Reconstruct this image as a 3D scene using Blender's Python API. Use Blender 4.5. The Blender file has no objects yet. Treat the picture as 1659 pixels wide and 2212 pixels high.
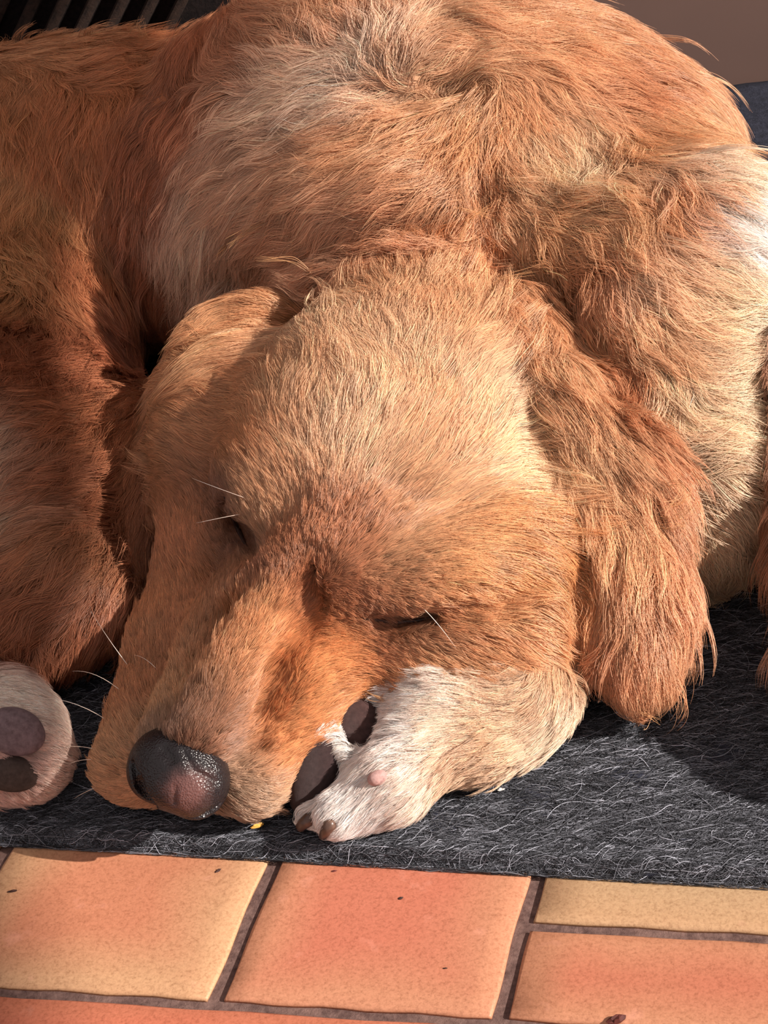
import bpy, bmesh, math, random
import numpy as np
from mathutils import Vector, Matrix
from mathutils.bvhtree import BVHTree

FUR = True            # grow the coat
random.seed(7); rng = np.random.default_rng(7)
S = bpy.context.scene
COL = S.collection

# ------------------------------------------------------------------ camera
IW, IH, FPX = 1659, 2212, 4100.0
PITCH, ROLL, CAMH = math.radians(34), math.radians(-8), 57.0      # centimetres while modelling
_f = np.array([0, math.cos(PITCH), -math.sin(PITCH)])
_r0 = np.array([1., 0, 0]); _u0 = np.cross(_r0, _f)
_r = _r0 * math.cos(ROLL) + _u0 * math.sin(ROLL); _u = np.cross(_r, _f)
CAM = np.array([0, 0, CAMH])
def ray(x, y): return _f + _r * (x - IW / 2) / FPX + _u * (IH / 2 - y) / FPX
def p(x, y, z):                       # point at height z (cm) seen at photo position x, y
    d = ray(x, y); return CAM + d * ((z - CAMH) / d[2])
def pd(x, y, depth): return CAM + ray(x, y) * depth
def project(P):
    v = np.asarray(P) - CAM; d = v @ _f
    return IW / 2 + FPX * (v @ _r) / d, IH / 2 - FPX * (v @ _u) / d, d
cam = bpy.data.cameras.new('camera'); cam_o = bpy.data.objects.new('camera', cam); COL.objects.link(cam_o)
cam.sensor_fit = 'HORIZONTAL'; cam.sensor_width = 36.0; cam.lens = FPX / IW * 36.0
M = Matrix(((_r[0], _u[0], -_f[0], 0), (_r[1], _u[1], -_f[1], 0), (_r[2], _u[2], -_f[2], CAMH * .01), (0, 0, 0, 1)))
cam_o.matrix_world = M; cam.clip_start = .02
S.camera = cam_o

# ------------------------------------------------------------------ world, sun, exposure
w = bpy.data.worlds.new('world'); S.world = w; w.use_nodes = True
w.node_tree.nodes['Background'].inputs[0].default_value = (1.0, .87, .83, 1)
w.node_tree.nodes['Background'].inputs[1].default_value = .52
sun = bpy.data.lights.new('sun', 'SUN'); sun.energy = 7.2; sun.angle = math.radians(.53); sun.color = (1.0, .91, .82)
sun_o = bpy.data.objects.new('sun', sun); COL.objects.link(sun_o)
SUNDIR = Vector((.79, -.31, .54)).normalized()
sun_o.rotation_euler = SUNDIR.to_track_quat('Z', 'Y').to_euler(); sun_o.location = (1, .5, 2)
S.view_settings.view_transform = 'Standard'; S.view_settings.look = 'None'
S.view_settings.exposure = 0.15; S.view_settings.gamma = 1.0; S.view_settings.use_curve_mapping = False

S.cycles_curves.subdivisions = 1; cy = S.cycles; cy.max_bounces = 4; cy.diffuse_bounces = 4; cy.glossy_bounces = 2; cy.transmission_bounces = 3; cy.transparent_max_bounces = 4; cy.adaptive_threshold = .06; cy.adaptive_min_samples = 14

# ------------------------------------------------------------------ helpers
def tag(o, label=None, cat=None, group=None, kind=None):
    if label: o['label'] = label
    if cat: o['category'] = cat
    if group: o['group'] = group
    if kind: o['kind'] = kind
    return o
def link(name, data, parent=None, mat=None):
    o = bpy.data.objects.new(name, data); COL.objects.link(o)
    if parent: o.parent = parent
    if mat: data.materials.append(mat)
    return o
def mesh(name, v, f, mat=None, parent=None, smooth=True):
    me = bpy.data.meshes.new(name)
    v = np.asarray(v, np.float32) * .01
    me.from_pydata(v.tolist(), [], [list(map(int, q)) for q in f]); me.update()
    if smooth: me.polygons.foreach_set('use_smooth', [True] * len(me.polygons))
    return link(name, me, parent, mat)
def quads(name, v, q, mat=None, parent=None):
    me = bpy.data.meshes.new(name); n = len(q)
    me.vertices.add(len(v)); me.vertices.foreach_set('co', (v * .01).astype(np.float32).ravel())
    me.loops.add(n * 4); me.loops.foreach_set('vertex_index', q.astype(np.int32).ravel())
    me.polygons.add(n); me.polygons.foreach_set('loop_start', np.arange(0, n * 4, 4, dtype=np.int32))
    me.polygons.foreach_set('use_smooth', np.ones(n, bool)); me.update(calc_edges=True); me.validate()
    return link(name, me, parent, mat)
def nodemat(name, rough=.7, spec=.3):
    m = bpy.data.materials.new(name); m.use_nodes = True; nt = m.node_tree
    b = nt.nodes['Principled BSDF']; b.inputs['Roughness'].default_value = rough
    b.inputs['Specular IOR Level'].default_value = spec
    return m, nt, b
def N(nt, typ, **kw):
    n = nt.nodes.new(typ)
    for k, val in kw.items(): setattr(n, k, val)
    return n
def ramp(nt, src, stops, interp='LINEAR'):
    r = N(nt, 'ShaderNodeValToRGB'); r.color_ramp.interpolation = interp
    e = r.color_ramp.elements
    while len(e) < len(stops): e.new(.5)
    for i, (pos, c) in enumerate(stops): e[i].position = pos; e[i].color = (*c, 1)
    nt.links.new(src, r.inputs[0]); return r.outputs[0]
def noise(nt, scale, detail=4, rough=.55, coord='Object', vec=None):
    n = N(nt, 'ShaderNodeTexNoise'); n.inputs['Scale'].default_value = scale
    n.inputs['Detail'].default_value = detail; n.inputs['Roughness'].default_value = rough
    if vec is None:
        tc = N(nt, 'ShaderNodeTexCoord'); vec = tc.outputs[coord]
    nt.links.new(vec, n.inputs['Vector']); return n.outputs['Fac']
def mix(nt, a, b, fac, mode='MIX'):
    m = N(nt, 'ShaderNodeMix', data_type='RGBA', blend_type=mode)
    for sock, val in ((m.inputs[0], fac), (m.inputs[6], a), (m.inputs[7], b)):
        if isinstance(val, (int, float)): sock.default_value = val
        elif isinstance(val, tuple): sock.default_value = (*val, 1)
        else: nt.links.new(val, sock)
    return m.outputs[2]
def bump(nt, b, h, strength=.3, dist=.001):
    n = N(nt, 'ShaderNodeBump'); n.inputs['Strength'].default_value = strength; n.inputs['Distance'].default_value = dist
    nt.links.new(h, n.inputs['Height']); nt.links.new(n.outputs[0], b.inputs['Normal'])
def lin(r, g, b):
    c = np.array([r, g, b]) / 255.; return tuple(np.where(c <= .04045, c / 12.92, ((c + .055) / 1.055) ** 2.4).tolist())
def hair(name, pts, rad, colr, mat, parent=None, kind=None):
    """pts (n, k, 3) cm, rad (n, k) cm, colr (n, 3)"""
    n, k, _ = pts.shape
    hc = bpy.data.hair_curves.new(name); hc.add_curves([k] * n)
    hc.attributes['position'].data.foreach_set('vector', (pts * .01).astype(np.float32).ravel())
    a = hc.attributes.get('radius') or hc.attributes.new('radius', 'FLOAT', 'POINT')
    a.data.foreach_set('value', (rad * .01).astype(np.float32).ravel())
    a = hc.attributes.new('tint', 'FLOAT_COLOR', 'CURVE')
    c4 = np.ones((n, 4), np.float32); c4[:, :3] = colr
    a.data.foreach_set('color', c4.ravel())
    o = link(name, hc, parent, mat)
    if kind: o['kind'] = kind
    return o

# ------------------------------------------------------------------ floor and tiles
TZ = -.7                                    # height of the tile faces; the mat's top is at 0
def fl(x, y): return p(x, y, TZ)[:2]
E1 = fl(1070, 2205) - fl(0, 2137); E1 /= np.linalg.norm(E1)
E2 = (fl(603, 1851) - fl(478, 2165)); E2 /= np.linalg.norm(E2)
e2b = fl(1163, 1876) - fl(1072, 2180); E2 = E2 + e2b / np.linalg.norm(e2b); E2 /= np.linalg.norm(E2)
O2 = fl(465, 2168); B2 = np.linalg.inv(np.stack([E1, E2], 1))
def uv(x, y): return B2 @ (fl(x, y) - O2)
uA = np.mean([uv(592, 1851)[0], uv(463, 2168)[0]]); uB = np.mean([uv(1171, 1878)[0], uv(1068, 2207)[0]]); uL = uv(18, 1822)[0]
vS = np.mean([uv(1155, 2000)[1], uv(1659, 2022)[1]])
tw = uB - uA
m_grout, nt, b = nodemat('grout', .95, .1)
g = noise(nt, 260, 6, .7); g2 = noise(nt, 30, 3)
nt.links.new(mix(nt, ramp(nt, g, [(.3, lin(70, 52, 50)), (.7, lin(122, 98, 92))]), lin(150, 120, 110), ramp(nt, g2, [(.5, (0, 0, 0)), (.8, (.6, .6, .6))])), b.inputs['Base Color'])
bump(nt, b, g, .8, .001)
def w3(u, v, z): q = O2 + E1 * u + E2 * v; return (q[0], q[1], z)
fv = [(-160, 20, TZ - .22), (160, 20, TZ - .22), (160, 330, TZ - .22), (-160, 330, TZ - .22)]
fv += [(x, y, TZ - 6) for x, y, _ in fv]
floor = mesh('floor', fv, [(0, 1, 2, 3), (7, 6, 5, 4), (0, 4, 5, 1), (1, 5, 6, 2), (2, 6, 7, 3), (3, 7, 4, 0)], m_grout, smooth=False)
tag(floor, kind='structure')
m_tile, nt, b = nodemat('clay_tile', .5, .4)
oi = N(nt, 'ShaderNodeObjectInfo'); at = N(nt, 'ShaderNodeAttribute'); at.attribute_name = 'edge'
sp = N(nt, 'ShaderNodeSeparateColor'); nt.links.new(oi.outputs['Color'], sp.inputs[0])
tc = N(nt, 'ShaderNodeTexCoord')
n1 = noise(nt, 14, 3, .5); n2 = noise(nt, 620, 5, .75); n3 = noise(nt, 60, 3, .6); n4 = noise(nt, 900, 2, .6)
mth = N(nt, 'ShaderNodeMath', operation='MULTIPLY_ADD'); nt.links.new(n1, mth.inputs[0]); mth.inputs[1].default_value = .9; mth.inputs[2].default_value = -.45
ad = N(nt, 'ShaderNodeMath', operation='ADD'); nt.links.new(mth.outputs[0], ad.inputs[0]); nt.links.new(at.outputs['Fac'], ad.inputs[1])
edgef = ramp(nt, ad.outputs[0], [(.05, (0, 0, 0)), (.8, (1, 1, 1))])
edgec = N(nt, 'ShaderNodeMix', data_type='FLOAT'); 
em = N(nt, 'ShaderNodeMath', operation='MULTIPLY'); nt.links.new(edgef, em.inputs[0]); nt.links.new(oi.outputs['Alpha'], em.inputs[1])
c = mix(nt, oi.outputs['Color'], lin(190, 148, 112), em.outputs[0])
c = mix(nt, c, ramp(nt, n2, [(.32, (.72, .66, .62)), (.5, (1, 1, 1)), (.72, (1.12, 1.12, 1.14))]), 1.0, 'MULTIPLY')
c = mix(nt, c, ramp(nt, n4, [(.3, (.86, .82, .8)), (.6, (1, 1, 1))]), .8, 'MULTIPLY')
c = mix(nt, c, lin(236, 170, 150), ramp(nt, n3, [(.62, (0, 0, 0)), (.8, (.35, .35, .35))]))
nt.links.new(c, b.inputs['Base Color']); bump(nt, b, n2, .25, .0006)
def tile(u0, u1, v0, v1, colr, edge=.7):
    gp = .32; u0 += gp; u1 -= gp; v0 += gp * .8; v1 -= gp * .8
    nx, ny = 12, 12; V = []; F = []; ev = []
    bev = .12
    us = [u0, u0 + bev] + list(np.linspace(u0 + bev, u1 - bev, nx)[1:-1]) + [u1 - bev, u1]
    vs = [v0, v0 + bev] + list(np.linspace(v0 + bev, v1 - bev, ny)[1:-1]) + [v1 - bev, v1]
    for i, uu in enumerate(us):
        for j, vv in enumerate(vs):
            e = i in (0, len(us) - 1) or j in (0, len(vs) - 1)
            wob = .05 * math.sin(uu * 1.7 + vv) * e
            V.append(w3(uu + (wob if i in (0, len(us) - 1) else 0), vv + (wob if j in (0, len(vs) - 1) else 0), TZ - (.09 if e else 0)))
            de = min(uu - u0, u1 - uu, vv - v0, v1 - vv); ev.append(max(0, 1 - de / 4.2) ** 1.5)
    nv = len(vs)
    for i in range(len(us) - 1):
        for j in range(nv - 1): F.append((i * nv + j, (i + 1) * nv + j, (i + 1) * nv + j + 1, i * nv + j + 1))
    rim = [i * nv for i in range(len(us))] + [(len(us) - 1) * nv + j for j in range(1, nv)] + [i * nv + nv - 1 for i in range(len(us) - 2, -1, -1)] + [j for j in range(nv - 2, 0, -1)]
    base = len(V)
    for k in rim: V.append((V[k][0], V[k][1], TZ - .22)); ev.append(1)
    for k in range(len(rim)):
        a, b_ = k, (k + 1) % len(rim); F.append((rim[a], base + a, base + b_, rim[b_]))
    F.append([base + k for k in range(len(rim))][::-1])
    o = mesh('tile', V, F, m_tile, floor)
    at_ = o.data.attributes.new('edge', 'FLOAT', 'POINT'); at_.data.foreach_set('value', ev)
    o.color = (*colr, edge); return o
orange = lin(184, 121, 92); salmon = lin(184, 111, 88); red = lin(178, 102, 80); cream = lin(176, 146, 112)
VT = tw * 1.0
tile(uL, uA, 0, VT, orange, .95); tile(uA, uB, 0, VT, salmon, .45); tile(uL - tw, uL, 0, VT, lin(202, 150, 106), .6)
tile(uB, uB + 2 * tw, vS, vS + tw * .5, cream, .6); tile(uB, uB + 2 * tw, 0, vS, red, .5)
tile(uB - 2.35 * tw, uB, -tw, 0, lin(188, 100, 78), .25); tile(uB, uB + tw, -tw, 0, lin(192, 118, 90), .6)
tile(uL - 2 * tw, uL - tw, 0, VT, salmon, .6); tile(uB + 2 * tw, uB + 3 * tw, 0, VT, orange, .7)
tile(uB - 3.35 * tw, uB - 2.35 * tw, -tw, 0, orange, .7); tile(uB + tw, uB + 2 * tw, -tw, 0, red, .5)
for i in range(-3, 3):
    tile(uA + i * tw, uA + (i + 1) * tw, -2 * tw, -tw, [orange, salmon, red][i % 3], .6)

# ------------------------------------------------------------------ wall behind and ribbed mat
m_wall, nt, b = nodemat('taupe_wall', .8, .2)
g = noise(nt, 5, 3); nt.links.new(ramp(nt, g, [(.3, lin(96, 76, 70)), (.7, lin(106, 84, 77))]), b.inputs['Base Color'])
def boxmesh(name, x0, x1, y0, y1, z0, z1, mat, parent=None, bev=0, M4=None):
    bm = bmesh.new(); bmesh.ops.create_cube(bm, size=1)
    for v in bm.verts: v.co = Vector(((x0 + x1) / 2 + v.co.x * (x1 - x0), (y0 + y1) / 2 + v.co.y * (y1 - y0), (z0 + z1) / 2 + v.co.z * (z1 - z0))) * .01
    if bev: bmesh.ops.bevel(bm, geom=bm.edges[:], offset=bev * .01, segments=2, profile=.5, affect='EDGES')
    if M4 is not None: bm.transform(M4)
    me = bpy.data.meshes.new(name); bm.to_mesh(me); bm.free(); return link(name, me, parent, mat)
wall = boxmesh('wall_back', -160, 160, 136, 146, TZ - 6, 130, m_wall); tag(wall, kind='structure')
# unseen wall added to the right: its doorway lintel shades the dog's left side
_h = np.array([-.259, .966]); _w0 = np.array([272., -36.5])
def shade_doorwall():
    rot = Matrix.Translation(Vector((_w0[0] * .01, _w0[1] * .01, 0))) @ Matrix.Rotation(math.atan2(_h[1], _h[0]), 4, 'Z')
    bm = bmesh.new()
    for x0, x1, z0, z1 in ((-190, -105, TZ - 6, 260), (105, 215, TZ - 6, 260), (-105, 105, 207.4, 260)):
        g_ = bmesh.ops.create_cube(bm, size=1)['verts']
        for v in g_: v.co = Vector(((x0 + x1) / 2 + v.co.x * (x1 - x0), -4 + v.co.y * 8, (z0 + z1) / 2 + v.co.z * (z1 - z0))) * .01
    bm.transform(rot); me = bpy.data.meshes.new('added_shade_wall'); bm.to_mesh(me); bm.free(); return link('added_shade_wall', me, None, m_wall)
tag(shade_doorwall(), kind='structure')
m_rib, nt, b = nodemat('dark_ribbed_textile', .9, .15)
g = noise(nt, 300, 4, .7); nt.links.new(ramp(nt, g, [(.35, lin(16, 12, 13)), (.7, lin(36, 28, 27))]), b.inputs['Base Color']); bump(nt, b, g, .6, .001)
m_ribhi, nt, b = nodemat('brown_rib', .85, .2)
g = noise(nt, 200, 4, .7); nt.links.new(ramp(nt, g, [(.3, lin(26, 19, 18)), (.7, lin(58, 43, 36))]), b.inputs['Base Color']); bump(nt, b, g, .6, .001)

# ------------------------------------------------------------------ felt mat under the dog
m_felt, nt, b = nodemat('charcoal_felt', .95, .1)
g = noise(nt, 160, 6, .75); g2 = noise(nt, 18, 3)
nt.links.new(mix(nt, ramp(nt, g, [(.3, lin(26, 27, 34)), (.7, lin(62, 64, 78))]), lin(44, 46, 56), g2), b.inputs['Base Color']); bump(nt, b, g, 1.0, .002)
mA, mB = p(-700, 1786, -.1), p(2500, 1968, -.1)
mdir = (mB - mA)[:2] / np.linalg.norm((mB - mA)[:2]); mnor = np.array([-mdir[1], mdir[0]])
mA2 = p(0, 1820, -.2)[:2] + mnor * .75
def mw(s, t): return mA2 + mdir * s + mnor * t
nx, ny = 150, 64; xs = np.linspace(-55, 85, nx); ys = np.linspace(0, 1, ny)
V = []; F = []
for i, s in enumerate(xs):
    for j, t in enumerate(ys * (135.6 - mw(s, 0)[1]) / mnor[1]):
        wob = .16 * math.sin(s * 1.9) + .12 * math.sin(s * 4.3 + 1) + .1 * math.sin(s * .6)
        q = mw(s, t + (wob if j == 0 else 0))
        z = -.12 + .05 * math.sin(s * 1.3 + t * .7) + .05 * math.sin(s * .5 - t * 1.1) - (.28 if j == 0 else 0)
        V.append((q[0], q[1], z))
for i in range(nx - 1):
    for j in range(ny - 1): F.append((i * ny + j, (i + 1) * ny + j, (i + 1) * ny + j + 1, i * ny + j + 1))
rim = [i * ny for i in range(nx)] + [(nx - 1) * ny + j for j in range(1, ny)] + [i * ny + ny - 1 for i in range(nx - 2, -1, -1)] + [j for j in range(ny - 2, 0, -1)]
base = len(V)
for k in rim: V.append((V[k][0], V[k][1], TZ + .01))
for k in range(len(rim)): F.append((rim[k], base + k, base + (k + 1) % len(rim), rim[(k + 1) % len(rim)]))
F.append([base + k for k in range(len(rim))][::-1])
felt = mesh('floor_mat', V, F, m_felt)
tag(felt, 'charcoal grey felted wool mat under the sleeping dog, along the tiles', 'mat')

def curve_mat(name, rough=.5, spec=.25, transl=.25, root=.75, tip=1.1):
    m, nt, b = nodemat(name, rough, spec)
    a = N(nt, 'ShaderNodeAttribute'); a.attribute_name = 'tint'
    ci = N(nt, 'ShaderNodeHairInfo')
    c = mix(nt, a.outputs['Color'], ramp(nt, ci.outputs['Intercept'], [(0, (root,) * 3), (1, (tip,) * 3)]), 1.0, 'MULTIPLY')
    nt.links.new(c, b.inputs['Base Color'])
    if transl:
        t = N(nt, 'ShaderNodeBsdfTranslucent'); nt.links.new(c, t.inputs[0])
        ms = N(nt, 'ShaderNodeMixShader'); ms.inputs[0].default_value = transl
        nt.links.new(b.outputs[0], ms.inputs[1]); nt.links.new(t.outputs[0], ms.inputs[2])
        nt.links.new(ms.outputs[0], nt.nodes['Material Output'].inputs[0])
    return m
m_fibre = curve_mat('felt_fibre', .8, .15, 0, 1, 1)
def fibres(n, s0, s1, t0, t1):
    s_ = rng.uniform(s0, s1, n); t_ = t0 + (t1 - t0) * rng.random(n) ** 1.25; K = 9
    ang = rng.normal(0, .27, n) + np.where(rng.random(n) < .5, math.pi, 0); L = rng.lognormal(.8, .45, n)
    curv = rng.normal(0, .30, n); wv = rng.uniform(.15, .65, n); ph = rng.uniform(0, 6.28, n); fq = rng.uniform(4, 11, n)
    P = np.zeros((n, K, 3)); x_ = s_.copy(); y_ = t_.copy(); up = rng.random(n) ** 2.5 * .14
    for i in range(K):
        t = i / (K - 1)
        P[:, i, :2] = mA2 + np.outer(x_, mdir) + np.outer(y_, mnor)
        P[:, i, 2] = -.10 + up * math.sin(math.pi * min(1, t * 1.05)) + .05 * np.sin(ph + fq * t) - np.where(y_ < 0, np.minimum(.5, -y_ * 1.3), 0)
        a_ = ang + curv * t * 3 + wv * np.sin(ph + fq * t)
        x_ = x_ + np.cos(a_) * L / (K - 1); y_ = np.maximum(y_ + np.sin(a_) * L / (K - 1), -.35 + .2 * np.sin(ph))
    P[..., 2] = np.maximum(P[..., 2], TZ + .03)
    br = np.clip(rng.lognormal(-2.6, .95, n), .008, .55)
    c_ = br[:, None] * np.array([.95, .98, 1.14])
    rad = np.clip(rng.lognormal(-4.75, .3, n), .005, .016)[:, None] * np.array([.5, .9, 1, 1, 1, 1, 1, .9, .4])
    return P, rad, c_
Pf, Rf, Cf = [np.concatenate(z) for z in zip(fibres(85000, -8, 50, 0, 24), fibres(9000, -8, 50, -.1, .8), fibres(9000, -50, 80, 0, 56))]
hair('wool_fibre', Pf, Rf, Cf, m_fibre, felt, 'stuff')
# ribbed dark mat leaning against the wall behind the dog
rib_root = bpy.data.objects.new('ribbed_mat', None); COL.objects.link(rib_root); rib_root.location = (-.25, 1.26, 0)
tag(rib_root, 'dark brown ribbed mat propped against the wall behind the dog', 'mat')
RX = p(1215, 5, 24)[0] + 2
back_ = boxmesh('backing', -50 + 25, RX + 25, 6.5, 8.5, .05, 44, m_rib, rib_root, .4)
ribd = bpy.data.meshes.new('rib'); 
bm = bmesh.new(); bmesh.ops.create_cube(bm, size=1)
for v in bm.verts: v.co = Vector((v.co.x * .0075, v.co.y * .010, v.co.z * .48))
bmesh.ops.bevel(bm, geom=bm.edges[:], offset=.0025, segments=2, profile=.6, affect='EDGES'); bm.to_mesh(ribd); bm.free(); ribd.materials.append(m_ribhi)
for i in range(36):
    o = link('rib', ribd, rib_root); x_ = -.09 + i * .0225
    if x_ > (RX + 25) * .01 - .16: break
    o.location = (x_, .06, .225); o.rotation_euler = (0, math.radians(36), 0)
# ================================================================== THE DOG: one continuous body from a blended distance field
RES = .30
LO = np.array([-46., 52., -1.2]); HI = np.array([34., 128., 33.])
dims = np.ceil((HI - LO) / RES).astype(int) + 1
def axes(lo=LO, n=dims, r=RES): return [lo[i] + r * np.arange(n[i], dtype=np.float32) for i in range(3)]
def smin(a, b, k):
    h = np.clip(.5 + .5 * (b - a) / k, 0, 1); return b + (a - b) * h - k * h * (1 - h)
def smax(a, b, k): return -smin(-a, -b, k)
class Field:
    def __init__(s, lo=LO, n=dims, r=RES):
        s.lo, s.n, s.r = np.asarray(lo, float), np.asarray(n), r; s.g = np.full(s.n, 6., np.float32); s.ax = axes(s.lo, s.n, r)
    def block(s, c0, c1, m):
        i0 = np.clip(np.floor((np.minimum(c0, c1) - m - s.lo) / s.r).astype(int), 0, s.n); i1 = np.clip(np.ceil((np.maximum(c0, c1) + m - s.lo) / s.r).astype(int) + 1, 0, s.n)
        sl = tuple(slice(a, b) for a, b in zip(i0, i1))
        X = np.meshgrid(*[s.ax[k][sl[k]] for k in range(3)], indexing='ij', sparse=True)
        return sl, X
    def put(s, sl, d, k, op):
        if op == 'add': s.g[sl] = smin(s.g[sl], d, k)
        else: s.g[sl] = smax(s.g[sl], -d, k)
    def cone(s, a, b, ra, rb, k=2., op='add'):
        a = np.asarray(a, float); b = np.asarray(b, float)
        sl, X = s.block(a, b, max(ra, rb) + 4.5)
        ab = b - a; L2 = ab @ ab
        t = np.clip(((X[0] - a[0]) * ab[0] + (X[1] - a[1]) * ab[1] + (X[2] - a[2]) * ab[2]) / L2, 0, 1)
        d = np.sqrt((X[0] - a[0] - t * ab[0]) ** 2 + (X[1] - a[1] - t * ab[1]) ** 2 + (X[2] - a[2] - t * ab[2]) ** 2) - (ra + (rb - ra) * t)
        s.put(sl, d.astype(np.float32), k, op)
    def ell(s, c, r, A=None, k=2., op='add'):
        c = np.asarray(c, float); r = np.asarray(r, float); A = np.eye(3) if A is None else A
        ext = np.sqrt(((np.asarray(A) * r[:, None]) ** 2).sum(0))
        sl, X = s.block(c - ext, c + ext, 4.5)
        q = [(X[0] - c[0]) * A[i][0] + (X[1] - c[1]) * A[i][1] + (X[2] - c[2]) * A[i][2] for i in range(3)]
        k0 = np.sqrt(sum((q[i] / r[i]) ** 2 for i in range(3))); k1 = np.sqrt(sum((q[i] / r[i] ** 2) ** 2 for i in range(3))) + 1e-6
        s.put(sl, (k0 * (k0 - 1) / k1).astype(np.float32), k, op)
    def chain(s, pts, k=1.5, op='add'):
        for (a, ra), (b, rb) in zip(pts[:-1], pts[1:]): s.cone(a, b, ra, rb, k, op)
def frame(fwd, up=(0, 0, 1)):
    f = np.asarray(fwd, float); f = f / np.linalg.norm(f); l = np.cross(up, f); l /= np.linalg.norm(l); return np.stack([f, l, np.cross(f, l)])
def surface_nets(F):
    """one quad per crossed grid edge, vertex per mixed cell"""
    g = F.g; ins = g < 0
    n = np.array(g.shape) - 1
    corner = [(i, j, k) for i in (0, 1) for j in (0, 1) for k in (0, 1)]
    cnt = sum(ins[i:i + n[0], j:j + n[1], k:k + n[2]].astype(np.int8) for i, j, k in corner)
    cells = np.argwhere((cnt > 0) & (cnt < 8)); idx = np.full(n, -1, np.int64); idx[tuple(cells.T)] = np.arange(len(cells))
    acc = np.zeros((len(cells), 3)); num = np.zeros(len(cells))
    for a in corner:
        for ax in range(3):
            if a[ax]: continue
            b = list(a); b[ax] = 1
            ga = g[tuple((cells + a).T)]; gb = g[tuple((cells + b).T)]
            cr = (ga < 0) != (gb < 0); t = np.where(cr, ga / np.where(cr, ga - gb, 1), 0)
            pos = np.array(a) + np.outer(t, np.eye(3)[ax]); acc += pos * cr[:, None]; num += cr
    v = F.lo + F.r * (cells + acc / num[:, None])
    Q = []
    for ax in range(3):
        b1, b2 = (ax + 1) % 3, (ax + 2) % 3
        s0 = [slice(None)] * 3; s1 = [slice(None)] * 3; s0[ax] = slice(0, -1); s1[ax] = slice(1, None)
        A = ins[tuple(s0)]; B = ins[tuple(s1)]
        e = np.argwhere(A != B); ok = (e[:, b1] > 0) & (e[:, b2] > 0) & (e[:, b1] < g.shape[b1] - 1) & (e[:, b2] < g.shape[b2] - 1); e = e[ok]
        def c(d1, d2): q = e.copy(); q[:, b1] -= d1; q[:, b2] -= d2; return idx[tuple(q.T)]
        q = np.stack([c(1, 1), c(0, 1), c(0, 0), c(1, 0)], 1)
        flip = ~A[tuple(e.T)]; q[flip] = q[flip][:, ::-1]; Q.append(q)
    return v, np.concatenate(Q)

# ---- head
NOSE = p(385, 1672, 3.3); OCC = p(960, 640, 9.5)
HF = frame(NOSE - OCC)                                   # forward, left, up of the head
fields = {k: Field() for k in ('body', 'head', 'ear_r', 'ear_l', 'fore', 'hind')}
hd = fields['head']
hd.ell(p(840, 960, 7.6), (9.6, 8.3, 6.6), HF, 1)          # skull
hd.cone(p(410, 1610, 3.6), p(560, 1390, 4.2), 2.3, 3.0, 1.4)      # muzzle
hd.cone(p(560, 1390, 4.2), p(740, 1200, 5.0), 3.0, 5.0, 1.8)
hd.cone(p(430, 1580, 5.1), p(600, 1300, 7.3), 1.45, 1.75, 1.0)
hd.cone(p(600, 1300, 7.3), p(740, 1130, 8.8), 1.75, 2.2, 1.6)      # bridge
hd.cone(p(275, 1650, 2.1), p(372, 1400, 2.8), 1.6, 1.9, 1.2)      # left flew
hd.cone(p(385, 1370, 3.0), p(455, 1150, 4.8), 1.9, 2.4, 1.6)
hd.cone(p(540, 1695, 2.0), p(700, 1500, 3.3), 1.4, 1.75, 1.2)      # right flew
hd.cone(p(480, 1680, 1.7), p(330, 1670, 1.8), 1.3, 1.3, 1.0)      # lip under the nose
hd.ell(p(1050, 1230, 6.0), (5.6, 4.4, 4.2), HF, 2.5)     # right cheek
hd.ell(p(500, 930, 6.5), (5.5, 3.6, 4.5), HF, 2.5)       # left cheek
hd.cone(p(800, 1405, 4.2), p(1130, 1350, 4.6), 2.0, 2.6, 1.8)
hd.cone(p(730, 1320, 6.0), p(640, 1430, 5.2), 1.7, 1.4, 1.6)     # jaw over the paw
hd.ell(p(905, 1235, 8.1), (2.4, 3.0, 1.9), HF, 2.0)      # right brow
hd.ell(p(585, 1040, 9.2), (2.4, 2.6, 1.8), HF, 2.0)      # left brow
hd.ell(p(960, 640, 9.5), (6, 6.5, 5.4), HF, 3)           # back of the skull
hd.cone(p(745, 1365, 5.2), p(960, 1375, 5.0), 1.8, 2.0, 1.2)   # under the eye
hd.chain([(p(735, 1312, 7.9), .35), (p(825, 1338, 7.2), .55), (p(940, 1330, 7.0), .35)], .7, 'cut')   # closed right eye
hd.cone(p(470, 1180, 5.6), p(440, 1080, 5.6), 1.8, 2.0, 1.2)
hd.chain([(p(482, 1070, 8.3), .35), (p(512, 1140, 7.8), .6), (p(575, 1215, 8.6), .5)], .7, 'cut')    # closed left eye
# ---- neck, shoulder, trunk
bd = fields['body']
bd.cone(p(960, 640, 8.5), p(1000, 370, 10.3), 7.5, 10.2, 3)
bd.ell(p(1050, 415, 10.3), (14.4, 12, 9.7), None, 4)
bd.ell(p(720, 340, 10.3), (8, 10, 10.6), None, 3)
bd.ell(p(1480, 690, 8), (7, 9, 8.5), None, 4)
bd.cone(p(1000, 420, 10), p(200, 430, 7), 10.5, 9.0, 3)            # trunk running back behind the head
bd.cone(p(200, 430, 7), p(-420, 560, 8), 9.0, 11, 4)
bd.ell(p(1480, 1000, 5), (5, 7, 6), None, 3)
bd.cone(p(560, 600, 6), p(700, 500, 8), 6, 8, 3)
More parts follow.
